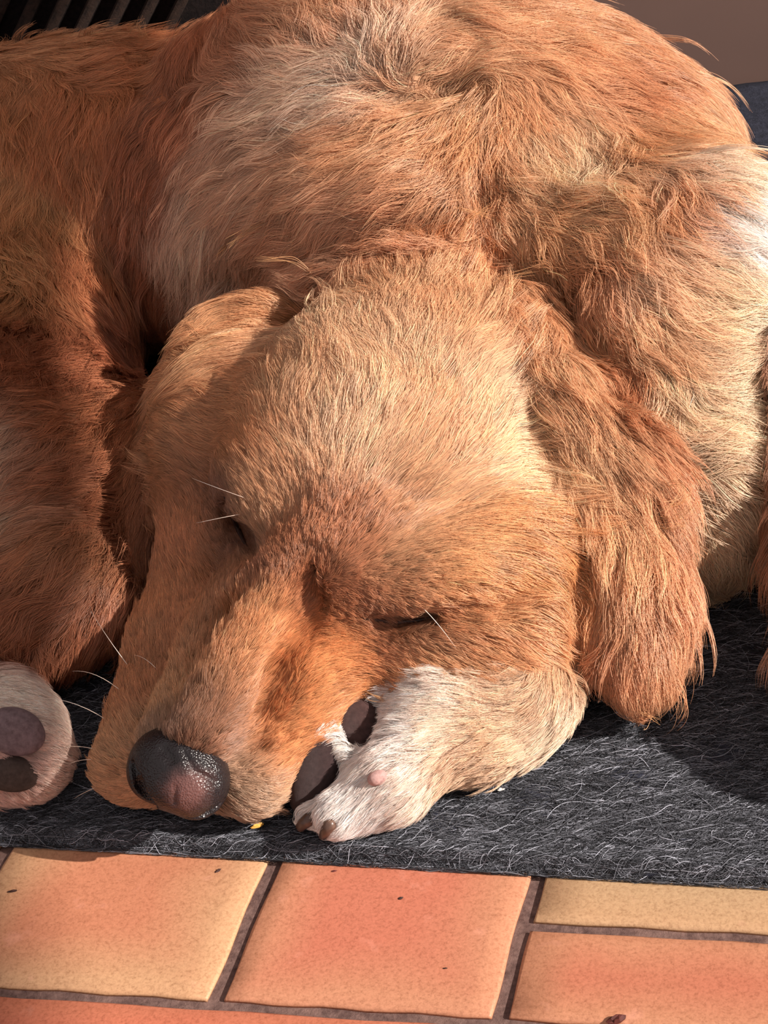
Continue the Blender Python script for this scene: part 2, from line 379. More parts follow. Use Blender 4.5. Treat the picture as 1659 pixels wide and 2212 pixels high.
# ---- hind leg
hn = fields['hind']
hn.ell(p(60, 1050, 3.2), (9.0, 9, 4.5), None, 3)
hn.cone(p(60, 880, 3.5), p(100, 560, 5.5), 5.0, 7.2, 3)
hn.cone(p(-200, 900, 5.5), p(120, 1220, 3.0), 6.2, 3.6, 3)
hn.cone(p(130, 1290, 3.6), p(-160, 1480, 3.0), 3.4, 2.6, 2)
hn.cone(p(-200, 1560, 2.6), p(20, 1580, 2.6), 2.3, 2.5, 2)
hn.cone(p(0, 1570, 3.2), p(62, 1600, 3.0), 2.0, 1.7, 1.2)
hn.cone(p(0, 1650, 1.9), p(70, 1655, 1.8), 1.8, 1.6, 1.0)
# ---- front paw folded under the muzzle and the far front leg
fo = fields['fore']
fo.cone(p(1125, 1515, 2.6), p(945, 1570, 2.5), 2.1, 2.2, 1.5)
fo.cone(p(945, 1570, 2.5), p(850, 1690, 1.9), 2.2, 1.6, 1.0)
fo.cone(p(1125, 1530, 2.3), p(1040, 1590, 2.0), 2.0, 1.9, 1.2)
fo.cone(p(830, 1700, 1.7), p(730, 1762, 1.2), 1.5, .95, .8)
fo.cone(p(790, 1690, 2.0), p(722, 1592, 2.9), .5, .33, .5)
fo.cone(p(735, 1752, 1.0), p(668, 1762, .8), .75, .45, .5)
fo.cone(p(900, 1540, 2.9), p(850, 1500, 3.2), 1.3, .5, .6)
fo.cone(p(1120, 1465, 3.0), p(1260, 1180, 4.5), 2.0, 3.6, 1.5)
fo.cone(p(1830, 850, 8), p(1845, 1480, 2.4), 4.2, 2.2, 2)
fo.cone(p(1820, 1500, 2.2), p(1830, 1620, 1.8), 2.2, 1.8, 2)
# ---- ears
def ear(F, pts, k=1.5):
    for (a, wa, ta), (b_, wb, tb) in zip(pts[:-1], pts[1:]):
        a = np.asarray(a); b_ = np.asarray(b_); n = 4
        ax = b_ - a; nrm = np.cross(ax, _r); nrm = -nrm / np.linalg.norm(nrm) 
        A = frame(ax, nrm); Ln = np.linalg.norm(ax)
        for i in range(n + 1):
            t = i / n; F.ell(a + ax * t, (Ln / n * .95 + .8, wa + (wb - wa) * t, ta + (tb - ta) * t), A, k)
er = fields['ear_r']
ear(er, [(p(1150, 690, 11.6), 2.0, 1.2), (p(1280, 890, 9.8), 2.1, 1.2), (p(1355, 1090, 7.6), 1.9, 1.1), (p(1378, 1300, 5.0), 1.5, .9), (p(1378, 1450, 2.8), 1.0, .7)])
el = fields['ear_l']
ear(el, [(p(580, 700, 9.6), 1.4, .9), (p(470, 750, 8.6), 1.4, .9), (p(395, 880, 6.8), 1.0, .8), (p(340, 1050, 4.8), .8, .6), (p(295, 1190, 3.4), .45, .4)])

names = list(fields); stack = None
D = Field(); D.g = bd.g.copy()
for k_, nm in ((1.6, 'hind'), (.35, 'fore'), (1.2, 'head'), (1.0, 'ear_l'), (1.5, 'ear_r')): D.g = smin(D.g, fields[nm].g, k_)
D.g = np.maximum(D.g, -(axes()[2] - .05))                       # flat where it lies on the mat
LAB = np.argmin(np.stack([fields[nm].g for nm in names]), 0).astype(np.int8)
for nm in names: fields[nm] = None
V0, Q0 = surface_nets(D)
# creases and ridges drawn on the first surface
bvh = BVHTree.FromPolygons(V0.tolist(), Q0.tolist(), epsilon=0)
def line(px, rad_, k, op='cut', sink=0.):
    P_ = []
    for x, y in px:
        h_ = bvh.ray_cast(Vector(CAM), Vector(ray(x, y)).normalized())
        if h_[0] is not None: P_.append(np.array(h_[0]) - np.array(h_[1]) * sink)
    n_ = len(P_)
    for i in range(n_ - 1):
        ra = rad_ * (.55 + .45 * math.sin(math.pi * i / (n_ - 1))); rb = rad_ * (.55 + .45 * math.sin(math.pi * (i + 1) / (n_ - 1)))
        D.cone(P_[i], P_[i + 1], ra, rb, k, op)
line([(430, 620), (520, 585), (640, 555), (760, 530), (880, 500), (990, 500), (1080, 545), (1180, 610), (1300, 740), (1400, 880)], .75, 1.6)        # behind the skull and the right ear
line([(420, 560), (540, 490), (680, 430), (840, 400), (980, 400)], 2.0, 2.0, 'add', 1.5)                  # neck ruff
line([(1120, 440), (1260, 510), (1370, 650), (1430, 820)], 2.0, 2.0, 'add', 1.5)
line([(1040, 470), (1045, 420), (1060, 370)], .7, 1.6)
line([(780, 200), (860, 210), (960, 170), (1020, 110)], .6, 1.8)
line([(1180, 640), (1260, 740), (1330, 840), (1360, 920)], .5, 1.2)                                       # fold of the right ear
line([(495, 1645), (560, 1612), (620, 1588), (690, 1560)], .22, .5)                                      # whisker-pad crease
line([(1250, 1470), (1255, 1400), (1258, 1320), (1270, 1230)], .9, .9)                                                  # between cheek and ear
line([(745, 1318), (800, 1336), (860, 1346), (940, 1332)], .30, .45)
line([(2, 1642), (50, 1636), (105, 1628)], .3, .5)                                                 # between the hind toes
line([(484, 1072), (508, 1135), (550, 1200)], .32, .45)
line([(790, 1150), (745, 1220), (715, 1300)], 2.0, 2.0, 'add', 1.4)
line([(600, 1565), (680, 1490), (760, 1425)], 1.2, 1.2, 'add', .95)
line([(680, 1290), (640, 1350), (595, 1440), (555, 1535)], .32, 1.3)
line([(545, 1240), (470, 1340), (405, 1440), (350, 1540)], .5, 1.4)
line([(765, 1100), (710, 1190), (655, 1285)], .32, .8)
line([(930, 1340), (1010, 1320), (1090, 1300), (1170, 1260)], .35, 1.0)                                   # fold behind the eye
D.g = np.maximum(D.g, -(axes()[2] - .05))
V0, Q0 = surface_nets(D)
GR = np.stack(np.gradient(D.g, RES), -1).astype(np.float32)
def samp(G, P, lo=LO, r=RES):
    q = (P - lo) / r; n = np.array(G.shape[:3]) - 2
    q = np.clip(q, 0, n + .999); i = np.minimum(q.astype(int), n); t = (q - i).astype(np.float32)
    o = 0
    for a in (0, 1):
        for b_ in (0, 1):
            for c_ in (0, 1):
                w_ = (t[:, 0] if a else 1 - t[:, 0]) * (t[:, 1] if b_ else 1 - t[:, 1]) * (t[:, 2] if c_ else 1 - t[:, 2])
                vv = G[i[:, 0] + a, i[:, 1] + b_, i[:, 2] + c_]; o = o + (vv * w_[:, None] if vv.ndim == 2 else vv * w_)
    return o
def label(P):
    q = np.clip(np.rint((P - LO) / RES).astype(int), 0, np.array(LAB.shape) - 1); return LAB[tuple(q.T)]
def normals(P):
    n = samp(GR, P); return n / (np.linalg.norm(n, axis=1, keepdims=True) + 1e-6)
dog_mat, nt, b = nodemat('dog_skin_undercoat', .9, .1)
a = N(nt, 'ShaderNodeAttribute'); a.attribute_name = 'tint'; nt.links.new(a.outputs['Color'], b.inputs['Base Color'])
dog = quads('dog', V0, Q0, dog_mat)
tag(dog, 'golden retriever curled up asleep on the charcoal mat, chin resting on its paw', 'dog')
# ---- coat: growth direction, length and colour, combed from short strokes laid on the body
bvh = BVHTree.FromPolygons(V0.tolist(), Q0.tolist(), epsilon=0)
def hit(x, y):
    d = ray(x, y); h = bvh.ray_cast(Vector(CAM), Vector(d).normalized())
    return None if h[0] is None else (np.array(h[0]), np.array(h[1]))
GI = {n: i for i, n in enumerate(names)}
STROKES = []          # group, point, tangent direction, length, lift
def comb(group, rows):
    for x, y, dx, dy, L, lift in rows:
        h = hit(x, y)
        if h is None: continue
        P_, n_ = h; n_ = normals(P_[None])[0]; rd = ray(x, y); rd /= np.linalg.norm(rd)
        im = _r * dx - _u * dy; den = rd @ n_
        if den > -.25: den = -.25
        d = im - rd * (im @ n_) / den; d -= n_ * (d @ n_); d /= np.linalg.norm(d)
        STROKES.append((GI[group], P_, d, L, lift))
comb('head', [
 # muzzle, from the nose back
 (430, 1560, .45, -1, 0.61, 0.39), (350, 1540, -.1, -1, 0.68, 0.39), (520, 1560, .9, -.6, 0.68, 0.33), (470, 1430, .4, -1, 0.81, 0.39), (560, 1330, .4, -1, 0.81, 0.39),
 (330, 1450, -.2, -1, 0.68, 0.33), (250, 1560, -.5, -1, 0.68, 0.33), (230, 1680, -.8, -.5, 0.68, 0.33), (600, 1450, .7, -.9, 0.81, 0.33), (560, 1600, 1, -.5, 0.74, 0.33), (640, 1560, 1, -.5, 0.74, 0.28),
 (530, 1720, .9, .3, 0.68, 0.33), (700, 1450, .9, -.6, 0.81, 0.33), (380, 1280, -.05, -1, 0.68, 0.28), (420, 1150, -.1, -1, 0.81, 0.28), (300, 1720, -.6, .2, 0.54, 0.33), (760, 1440, 1, -.25, 0.94, 0.33),
 # stop and brows
 (660, 1250, .35, -1, .5, .3), (700, 1150, .3, -1, .7, .3), (600, 1180, -.2, -1, .6, .3), (570, 1090, -.3, -1, .8, .3), (530, 1000, -.5, -1, 1.0, .25), (650, 1050, .0, -1, 1.0, .25),
 (800, 1200, 1, -.6, .8, .3), (880, 1260, 1, -.2, .7, .35), (960, 1200, 1, -.25, 1.1, .25), (960, 1290, 1, .3, .9, .3), (860, 1390, 1, .25, .7, .2), (780, 1380, .9, .1, .6, .25), (850, 1110, .8, -.8, 1.1, .2),
 (800, 1335, .8, .5, .3, .25), (870, 1345, .8, .5, .3, .25), (930, 1335, .8, .4, .35, .25), (830, 1300, .6, .6, .4, .3), (740, 1310, .8, .2, .3, .3), (500, 1120, -.5, -.6, .3, .25), (520, 1170, -.4, -.6, .3, .25), (490, 1080, -.6, -.5, .35, .25),
 # forehead fan
 (740, 950, .0, -1, 1.95, 0.11), (830, 850, .15, -1, 2.21, 0.11), (700, 800, -.05, -1, 2.21, 0.11), (640, 880, -.3, -1, 1.95, 0.11), (580, 930, -.55, -1, 1.82, 0.11), (930, 950, .5, -1, 2.08, 0.11), (1000, 1050, .9, -.6, 1.95, 0.11),
 (1050, 900, .7, -.8, 2.21, 0.11), (1100, 1000, 1, -.35, 2.08, 0.11), (1150, 1100, 1, 0, 2.08, 0.11), (1060, 1150, 1, .0, 1.82, 0.11), (980, 750, .4, -1, 2.47, 0.11), (850, 680, .2, -1, 2.60, 0.14), (720, 660, -.15, -1, 2.60, 0.14),
 (600, 760, -.6, -.9, 2.34, 0.11), (540, 700, -1, -.5, 2.86, 0.14), (480, 760, -1, .2, 2.60, 0.14), (500, 860, -.8, -.2, 2.08, 0.11), (460, 950, -.5, .0, 1.56, 0.11), (1150, 900, .8, -.1, 2.47, 0.11), (1080, 760, .5, -.5, 2.60, 0.14),
 (1200, 1000, 1, .25, 2.47, 0.14), (800, 600, .1, -1, 3.12, 0.17), (950, 600, .3, -1, 3.12, 0.17),
 # right cheek to the jaw
 (1100, 1220, 1, .25, 1.72, 0.14), (1200, 1180, .9, .6, 2.30, 0.17), (1050, 1310, 1, .25, 1.61, 0.17), (1180, 1310, 1, .5, 2.07, 0.21), (950, 1410, 1, .35, 1.15, 0.17), (1080, 1400, .8, .7, 1.49, 0.21), (1200, 1380, .7, .9, 1.84, 0.24),
])
comb('ear_r', [(1120, 690, .6, .9, 2.2, .2), (1200, 760, .55, 1, 2.4, .2), (1270, 900, .45, 1, 2.5, .2), (1340, 860, .6, 1, 2.5, .3), (1300, 1050, .3, 1, 2.7, .2), (1400, 1000, .6, 1, 2.5, .35), (1340, 1200, .1, 1, 2.9, .2),
 (1440, 1180, .35, 1, 2.7, .3), (1320, 1350, .0, 1, 2.7, .2), (1420, 1380, .25, 1, 2.5, .3), (1370, 1480, .1, 1, 2.2, .25)])
comb('ear_l', [(520, 680, -1, -.1, 1.87, 0.20), (440, 720, -1, .45, 2.02, 0.20), (390, 820, -.5, 1, 2.16, 0.16), (350, 950, -.3, 1, 2.30, 0.16), (320, 1080, -.3, 1, 2.30, 0.16), (290, 1200, -.25, 1, 1.87, 0.16)])
comb('body', [
 # left shoulder and nape
 (700, 60, -.3, -1, 3.60, 0.22), (560, 110, -1, -.2, 3.60, 0.22), (640, 180, -1, .1, 3.60, 0.19), (560, 250, -1, .4, 3.84, 0.19), (480, 380, -.8, 1, 3.84, 0.19), (430, 520, -.5, 1, 3.60, 0.19), (620, 350, -1, .45, 3.84, 0.15), (760, 260, -.9, .3, 3.60, 0.15),
 (560, 470, -1, .6, 3.84, 0.19), (720, 400, -1, .45, 4.08, 0.19), (850, 350, -1, .35, 4.08, 0.19), (700, 500, -1, .5, 3.60, 0.26), (850, 470, -.9, .5, 3.36, 0.26), (960, 400, -.8, .5, 3.60, 0.22), (980, 480, -.5, .8, 2.88, 0.30),
 (840, 120, .2, -1, 3.36, 0.22), (950, 160, .9, -.3, 3.60, 0.19), (1000, 260, -.3, .6, 3.60, 0.19), (900, 240, -.9, .3, 3.60, 0.15), (1060, 330, .1, 1, 3.36, 0.19), (1050, 100, 1, -.1, 3.60, 0.19),
 # right shoulder
 (1200, 110, 1, .25, 3.60, 0.22), (1180, 230, .9, .6, 3.84, 0.19), (1230, 340, .5, 1, 3.84, 0.15), (1150, 420, .6, .8, 3.60, 0.19), (1110, 500, .5, .8, 3.12, 0.22), (1350, 200, 1, .5, 3.60, 0.22), (1320, 350, .6, 1, 3.84, 0.19), (1250, 480, .9, .6, 3.84, 0.19), (1350, 540, .7, 1, 3.84, 0.19),
 (1450, 300, 1, .4, 3.60, 0.26), (1420, 480, .7, .9, 3.84, 0.22), (1250, 580, .9, .6, 3.36, 0.22), (1400, 680, .4, 1, 3.84, 0.22), (1330, 660, .7, 1, 3.12, 0.22), (1550, 380, 1, .2, 3.60, 0.26), (1550, 550, 1, .15, 3.36, 0.19), (1500, 700, .8, .5, 3.60, 0.19), (1480, 850, .5, 1, 3.60, 0.19),
 (1600, 700, 1, .0, 3.12, 0.19), (1580, 850, 1, -.2, 3.12, 0.19), (1540, 980, .9, -.3, 3.12, 0.19), (1520, 1100, .5, .9, 3.36, 0.22), (1620, 980, .9, .2, 3.36, 0.19), (1540, 1200, .2, 1, 3.36, 0.22),
 # flank
 (60, 110, .9, .15, 3.36, 0.22), (250, 150, .9, .0, 3.12, 0.22), (400, 160, .3, -.6, 3.12, 0.26), (80, 250, -.3, 1, 2.88, 0.26), (230, 300, -.2, 1, 2.88, 0.26), (380, 260, -.4, 1, 3.12, 0.22), (330, 450, -.1, 1, 2.88, 0.26), (300, 600, .0, 1, 3.12, 0.22), (60, 420, .1, 1, 2.88, 0.26)])
comb('hind', [(60, 420, .1, 1, 2.4, .35), (150, 550, .0, 1, 2.6, .35), (60, 650, -.1, 1, 2.6, .35), (230, 700, .1, 1, 2.8, .3), (60, 800, -.5, .9, 2.8, .3), (220, 850, -.6, .8, 3.2, .25), (100, 950, -1, .5, 3.2, .25), (250, 980, -.9, .6, 3.2, .25),
 (20, 1000, -.6, .8, 3.4, .35), (120, 1100, -1, .55, 3.2, .25), (40, 1180, -.8, .7, 3.2, .25), (220, 1150, -.8, .8, 3.0, .25), (120, 1280, -.8, .9, 2.8, .3), (180, 1380, -.2, 1, 2.6, .3), (40, 1400, -.3, 1, 2.4, .3), (100, 1450, .2, 1, 1.8, .3),
 (30, 1515, 1, .3, .6, .2), (100, 1570, 1, .5, .6, .25), (110, 1610, 1, .2, .6, .3), (100, 1680, 1, .4, .6, .3)])
comb('fore', [(1190, 1460, -.2, .9, 1.0, .25), (1200, 1540, -.5, .8, 1.3, .3), (1080, 1480, -1, -.1, 1.0, .25), (1080, 1580, -.9, .35, 1.1, .3), (950, 1500, -1, .0, .9, .25), (950, 1600, -.9, .3, 1.0, .25), (960, 1680, -.8, .5, 1.0, .3), (860, 1540, -1, .1, .9, .25),
 (850, 1650, -.9, .4, .9, .25), (800, 1740, -.8, .6, .9, .25), (730, 1740, -.8, .7, .8, .25), (860, 1480, -1, .0, 1.0, .3), (1650, 1100, -.2, 1, 3.2, .35), (1650, 1250, -.2, 1, 3.2, .35), (1655, 1400, -.2, 1, 2.6, .35)])
SG = np.array([s[0] for s in STROKES]); SP = np.array([s[1] for s in STROKES]); SD = np.array([s[2] for s in STROKES]); SL = np.array([s[3] for s in STROKES]); SF = np.array([s[4] for s in STROKES])
CR = 1.0; cd = np.ceil((HI - LO) / CR).astype(int) + 1
cx = np.stack(np.meshgrid(*[LO[i] + CR * np.arange(cd[i]) for i in range(3)], indexing='ij'), -1).reshape(-1, 3).astype(np.float32)
FLOW = {}
def shepard(P_, vals, e=.6, pw=2.2):
    out = np.zeros((len(cx), vals.shape[1]), np.float32); ws = np.zeros((len(cx), 1), np.float32)
    for q, v in zip(P_.astype(np.float32), vals.astype(np.float32)):
        w_ = (1.0 / (((cx - q) ** 2).sum(1) + e) ** pw)[:, None]; out += w_ * v; ws += w_
    return (out / ws).reshape(*cd, -1)
for gname, gi in GI.items():
    m_ = SG == gi
    FLOW[gi] = shepard(SP[m_], np.concatenate([SD[m_], SL[m_, None], SF[m_, None]], 1))
# ---- coat colours; left ear, flank, thigh and far leg also carry painted shade
DABS = []
def dab(group, rows):
    for x, y, c_ in rows:
        h = hit(x, y)
        if h: DABS.append((GI[group], h[0], lin(*c_)))
GOLD, PALE, RED, DEEP, CREAM, WHITE = (208, 140, 84), (226, 176, 130), (186, 104, 52), (150, 78, 42), (236, 206, 172), (252, 240, 232)
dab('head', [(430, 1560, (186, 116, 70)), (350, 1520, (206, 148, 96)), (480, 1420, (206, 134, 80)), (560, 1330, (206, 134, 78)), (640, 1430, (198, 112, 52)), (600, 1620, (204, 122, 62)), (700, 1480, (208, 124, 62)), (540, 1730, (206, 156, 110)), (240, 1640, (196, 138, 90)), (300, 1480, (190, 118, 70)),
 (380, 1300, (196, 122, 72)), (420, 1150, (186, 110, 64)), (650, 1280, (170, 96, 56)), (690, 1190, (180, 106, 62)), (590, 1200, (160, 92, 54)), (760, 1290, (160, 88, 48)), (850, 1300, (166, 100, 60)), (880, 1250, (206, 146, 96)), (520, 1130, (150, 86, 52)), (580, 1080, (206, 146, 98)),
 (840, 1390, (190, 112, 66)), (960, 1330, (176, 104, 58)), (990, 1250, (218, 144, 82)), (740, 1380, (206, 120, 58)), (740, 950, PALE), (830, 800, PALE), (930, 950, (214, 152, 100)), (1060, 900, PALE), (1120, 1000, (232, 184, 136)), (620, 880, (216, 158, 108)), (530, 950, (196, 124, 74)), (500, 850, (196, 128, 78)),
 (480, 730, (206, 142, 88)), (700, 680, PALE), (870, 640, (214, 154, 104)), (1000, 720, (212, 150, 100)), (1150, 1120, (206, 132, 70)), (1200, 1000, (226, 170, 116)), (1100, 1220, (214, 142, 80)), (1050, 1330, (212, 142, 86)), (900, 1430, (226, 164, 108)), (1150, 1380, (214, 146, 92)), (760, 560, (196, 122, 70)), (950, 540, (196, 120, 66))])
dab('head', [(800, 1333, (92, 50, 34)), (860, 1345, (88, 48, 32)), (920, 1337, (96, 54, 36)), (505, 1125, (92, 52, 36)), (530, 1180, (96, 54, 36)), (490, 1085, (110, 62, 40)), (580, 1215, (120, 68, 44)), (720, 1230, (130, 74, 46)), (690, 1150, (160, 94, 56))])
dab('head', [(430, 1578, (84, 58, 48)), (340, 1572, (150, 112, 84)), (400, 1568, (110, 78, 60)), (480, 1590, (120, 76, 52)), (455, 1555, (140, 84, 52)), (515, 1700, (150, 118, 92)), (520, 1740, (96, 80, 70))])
dab('ear_r', [(1130, 700, (210, 142, 90)), (1250, 850, (212, 144, 92)), (1330, 850, (180, 108, 64)), (1300, 1050, (222, 158, 106)), (1420, 1000, (206, 136, 90)), (1340, 1200, (216, 150, 98)), (1450, 1200, (206, 136, 90)), (1320, 1400, (186, 114, 72)), (1400, 1400, (212, 146, 98)), (1370, 1500, (206, 136, 88))])
dab('ear_r', [(1180, 770, (222, 162, 112)), (1225, 880, (226, 172, 122)), (1255, 980, (226, 172, 122)), (1275, 1100, (220, 158, 104))])
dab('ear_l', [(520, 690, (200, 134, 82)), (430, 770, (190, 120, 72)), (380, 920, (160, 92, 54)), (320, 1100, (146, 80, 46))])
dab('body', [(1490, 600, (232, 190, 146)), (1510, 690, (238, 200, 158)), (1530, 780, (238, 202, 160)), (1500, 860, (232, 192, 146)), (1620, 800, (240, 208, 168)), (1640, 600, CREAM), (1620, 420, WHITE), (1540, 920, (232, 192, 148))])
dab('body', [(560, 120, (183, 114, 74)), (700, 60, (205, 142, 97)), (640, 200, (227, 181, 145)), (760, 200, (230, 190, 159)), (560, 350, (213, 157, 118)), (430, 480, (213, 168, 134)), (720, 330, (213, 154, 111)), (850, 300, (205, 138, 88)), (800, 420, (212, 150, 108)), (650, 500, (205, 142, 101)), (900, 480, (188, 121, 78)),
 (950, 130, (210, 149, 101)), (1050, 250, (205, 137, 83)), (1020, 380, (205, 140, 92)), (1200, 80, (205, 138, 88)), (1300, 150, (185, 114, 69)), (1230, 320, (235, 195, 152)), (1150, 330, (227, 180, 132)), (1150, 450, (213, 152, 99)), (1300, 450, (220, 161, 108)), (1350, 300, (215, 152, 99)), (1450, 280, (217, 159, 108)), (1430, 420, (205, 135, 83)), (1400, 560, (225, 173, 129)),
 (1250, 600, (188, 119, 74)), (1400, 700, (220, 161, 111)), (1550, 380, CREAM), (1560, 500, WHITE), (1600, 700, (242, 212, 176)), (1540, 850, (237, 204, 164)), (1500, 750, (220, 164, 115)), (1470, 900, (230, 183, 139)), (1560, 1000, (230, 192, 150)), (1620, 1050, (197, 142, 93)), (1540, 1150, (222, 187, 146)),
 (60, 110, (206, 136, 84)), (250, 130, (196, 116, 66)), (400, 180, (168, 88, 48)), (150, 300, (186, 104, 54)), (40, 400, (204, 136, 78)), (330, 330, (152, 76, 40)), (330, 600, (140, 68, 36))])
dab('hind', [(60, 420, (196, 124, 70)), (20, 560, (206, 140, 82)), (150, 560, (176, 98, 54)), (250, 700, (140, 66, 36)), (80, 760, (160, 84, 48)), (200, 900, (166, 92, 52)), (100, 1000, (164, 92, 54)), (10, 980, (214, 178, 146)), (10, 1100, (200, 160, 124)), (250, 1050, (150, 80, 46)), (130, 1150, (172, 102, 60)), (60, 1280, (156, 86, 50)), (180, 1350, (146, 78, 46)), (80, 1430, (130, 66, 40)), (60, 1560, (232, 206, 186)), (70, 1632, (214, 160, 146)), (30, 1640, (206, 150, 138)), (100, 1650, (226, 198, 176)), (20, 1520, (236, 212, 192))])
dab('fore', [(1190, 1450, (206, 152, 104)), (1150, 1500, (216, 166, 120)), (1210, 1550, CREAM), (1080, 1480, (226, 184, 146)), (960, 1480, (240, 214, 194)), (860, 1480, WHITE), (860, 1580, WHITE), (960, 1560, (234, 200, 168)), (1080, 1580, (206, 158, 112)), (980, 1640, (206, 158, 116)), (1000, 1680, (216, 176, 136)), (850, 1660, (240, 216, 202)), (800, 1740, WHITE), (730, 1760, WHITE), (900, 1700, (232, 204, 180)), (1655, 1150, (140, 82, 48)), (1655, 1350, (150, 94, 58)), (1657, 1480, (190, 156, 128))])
DG = np.array([d[0] for d in DABS]); DP = np.array([d[1] for d in DABS]); DC = np.array([d[2] for d in DABS])
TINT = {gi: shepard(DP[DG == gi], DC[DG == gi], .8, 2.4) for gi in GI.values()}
def tint(P_, lab_):
    out = np.zeros((len(P_), 3), np.float32)
    for gi in GI.values():
        m_ = lab_ == gi
        if m_.any(): out[m_] = samp(TINT[gi], P_[m_], LO, CR)
    return out
at_ = dog.data.attributes.new('tint', 'FLOAT_COLOR', 'POINT'); lab = label(V0)
c4 = np.ones((len(V0), 4), np.float32); 

# bare skin: nose leather and pads
NC = p(388, 1662, 3.75); NF = frame(p(380, 1690, 2.9) - p(640, 1290, 6.6))
PADH = []
for x_, y_ in ((30, 1582), (22, 1675)):
    h_ = hit(x_, y_); PADH.append(h_[0] - h_[1] * .2)
BARE = [(NC + NF[0] * .4, 2.05), (PADH[0], 1.0), (PADH[1], .9)]
def coat(ct):
    lum = (ct * np.array([.25, .6, .15])).sum(1, keepdims=True); ct = ct * .95 + lum * .05
    return np.clip(ct * np.array([1.04, .98, .98]), .004, .95) ** .72
def grow():
    tri = V0[Q0]; ar = (np.linalg.norm(np.cross(tri[:, 1] - tri[:, 0], tri[:, 2] - tri[:, 0]), axis=1) + np.linalg.norm(np.cross(tri[:, 2] - tri[:, 0], tri[:, 3] - tri[:, 0]), axis=1)) / 2
    cen = tri.mean(1); nr = normals(cen); lb = label(cen)
    x, y, d = project(cen); inv = (x > -120) & (x < IW + 120) & (y > -120) & (y < IH)
    face = -(((cen - CAM) / np.linalg.norm(cen - CAM, axis=1, keepdims=True)) * nr).sum(1)
    Lc = np.zeros(len(cen), np.float32)
    for gi in GI.values():
        m_ = lb == gi; Lc[m_] = samp(FLOW[gi], cen[m_], LO, CR)[:, 3]
    dens = np.clip(24 / np.maximum(Lc, .35) ** .9, 9, 52) * GD
    dens *= np.where(inv & (face > -.35), 1.0, .12) * (cen[:, 2] > .12)
    for c_, r_ in BARE: dens *= np.linalg.norm(cen - c_, axis=1) > r_
    cnt = rng.poisson(dens * ar); qi = np.repeat(np.arange(len(Q0)), cnt); n = len(qi)
    a_, b_ = rng.random((2, n, 1)); t4 = tri[qi]
    root = (t4[:, 0] * (1 - a_) + t4[:, 1] * a_) * (1 - b_) + (t4[:, 3] * (1 - a_) + t4[:, 2] * a_) * b_
    g_ = lb[qi]
    fl_ = np.zeros((n, 5), np.float32)
    def flow(P_):
        for gi in GI.values():
            m_ = g_ == gi
            if m_.any(): fl_[m_] = samp(FLOW[gi], P_[m_], LO, CR)
        return fl_
    f0 = flow(root).copy()
    K = 7; L = f0[:, 3] * rng.uniform(.75, 1.2, n); lift = f0[:, 4] * rng.uniform(.6, 1.4, n)
    fly = rng.random(n) < .03; lift[fly] *= 1.8; L[fly] *= 1.15
    # broad locks: a smooth random swirl that neighbours share, plus a little of each clump's own
    def swirl(P_, s, ph): return np.sin(P_[:, 0] * s + ph) * np.cos(P_[:, 1] * s * 1.1 + ph * 1.7) + np.sin(P_[:, 2] * s * 1.2 + P_[:, 0] * s * .6 + ph * .3)
    sw = (swirl(root, .8, 1.3) * .20 + swirl(root, 2.3, .4) * .10) * np.clip(L / 2.0, .25, 1.2) + rng.normal(0, .07, n) * np.clip(L, .6, 1.3) * np.where(g_ == GI['head'], .7, 1)
    lift *= 1 + .35 * swirl(root, 1.7, 2.2)
    lift = np.clip(lift, .035, .8)
    wav = np.where((g_ == GI['hind']) | (g_ == GI['body']), .22, .12) * np.clip(L / 2.5, 0, 1.2); wph = rng.uniform(0, 6.28, n)
    pts = np.zeros((n, K, 3)); P_ = root - normals(root) * .05; pts[:, 0] = P_
    for i in range(1, K):
        t = i / (K - 1); f_ = flow(P_); nn = normals(P_)
        d_ = f_[:, :3] - nn * (f_[:, :3] * nn).sum(1, keepdims=True); d_ /= np.linalg.norm(d_, axis=1, keepdims=True) + 1e-6
        s_ = np.cross(nn, d_)
        ang = sw * (.4 + .9 * t) + wav * np.sin(wph + t * 5.5 * np.clip(L / 3, .3, 1.3)) * 1.6
        d_ = d_ * np.cos(ang)[:, None] + s_ * np.sin(ang)[:, None]
        d_ = d_ + np.array([0, 0, -.12]) * t * np.clip(L / 3, 0, 1)[:, None]
        P_ = P_ + d_ * (L / (K - 1))[:, None]
        nn = normals(P_); dist = samp(D.g, P_); tgt = lift * L * math.sin(t * 1.5) * .55 + .02
        e_ = tgt - dist; P_ = P_ + nn * np.where(e_ > 0, e_, e_ * .45)[:, None]
        P_[:, 2] = np.maximum(P_[:, 2], .06)
        pts[:, i] = P_
    # children
    R = np.clip(.10 + .075 * L, .1, .34)
    nc = NCH; gi_ = np.repeat(np.arange(n), nc); m = len(gi_)
    nn = normals(root)[gi_]; off = rng.normal(0, 1, (m, 3)) * R[gi_, None] * .8; off -= nn * (off * nn).sum(1, keepdims=True)
    ts = np.linspace(0, 1, K); cl = rng.uniform(.35, .85, n)[gi_]
    ls = rng.uniform(.6, 1.08, m)
    # resample each child to its own length
    tt = ts[None] * ls[:, None] * (K - 1); i0 = np.minimum(tt.astype(int), K - 2); fr = (tt - i0)[..., None]
    G = pts[gi_]; ar_ = np.arange(m)[:, None]
    C = G[ar_, i0] * (1 - fr) + G[ar_, i0 + 1] * fr
    C += off[:, None] * (1 - cl[:, None, None] * ts[None, :, None] ** 1.3)
    C[:, 0] -= nn * (samp(D.g, C[:, 0]) + .04)[:, None]
    C[:, 1] += nn * np.clip(.03 - samp(D.g, C[:, 1]), 0, .3)[:, None]
    C += rng.normal(0, 1, (m, 1, 3)) * (.02 * L[gi_])[:, None, None] * ts[None, :, None] ** 1.5
    C[..., 2] = np.maximum(C[..., 2], .03)
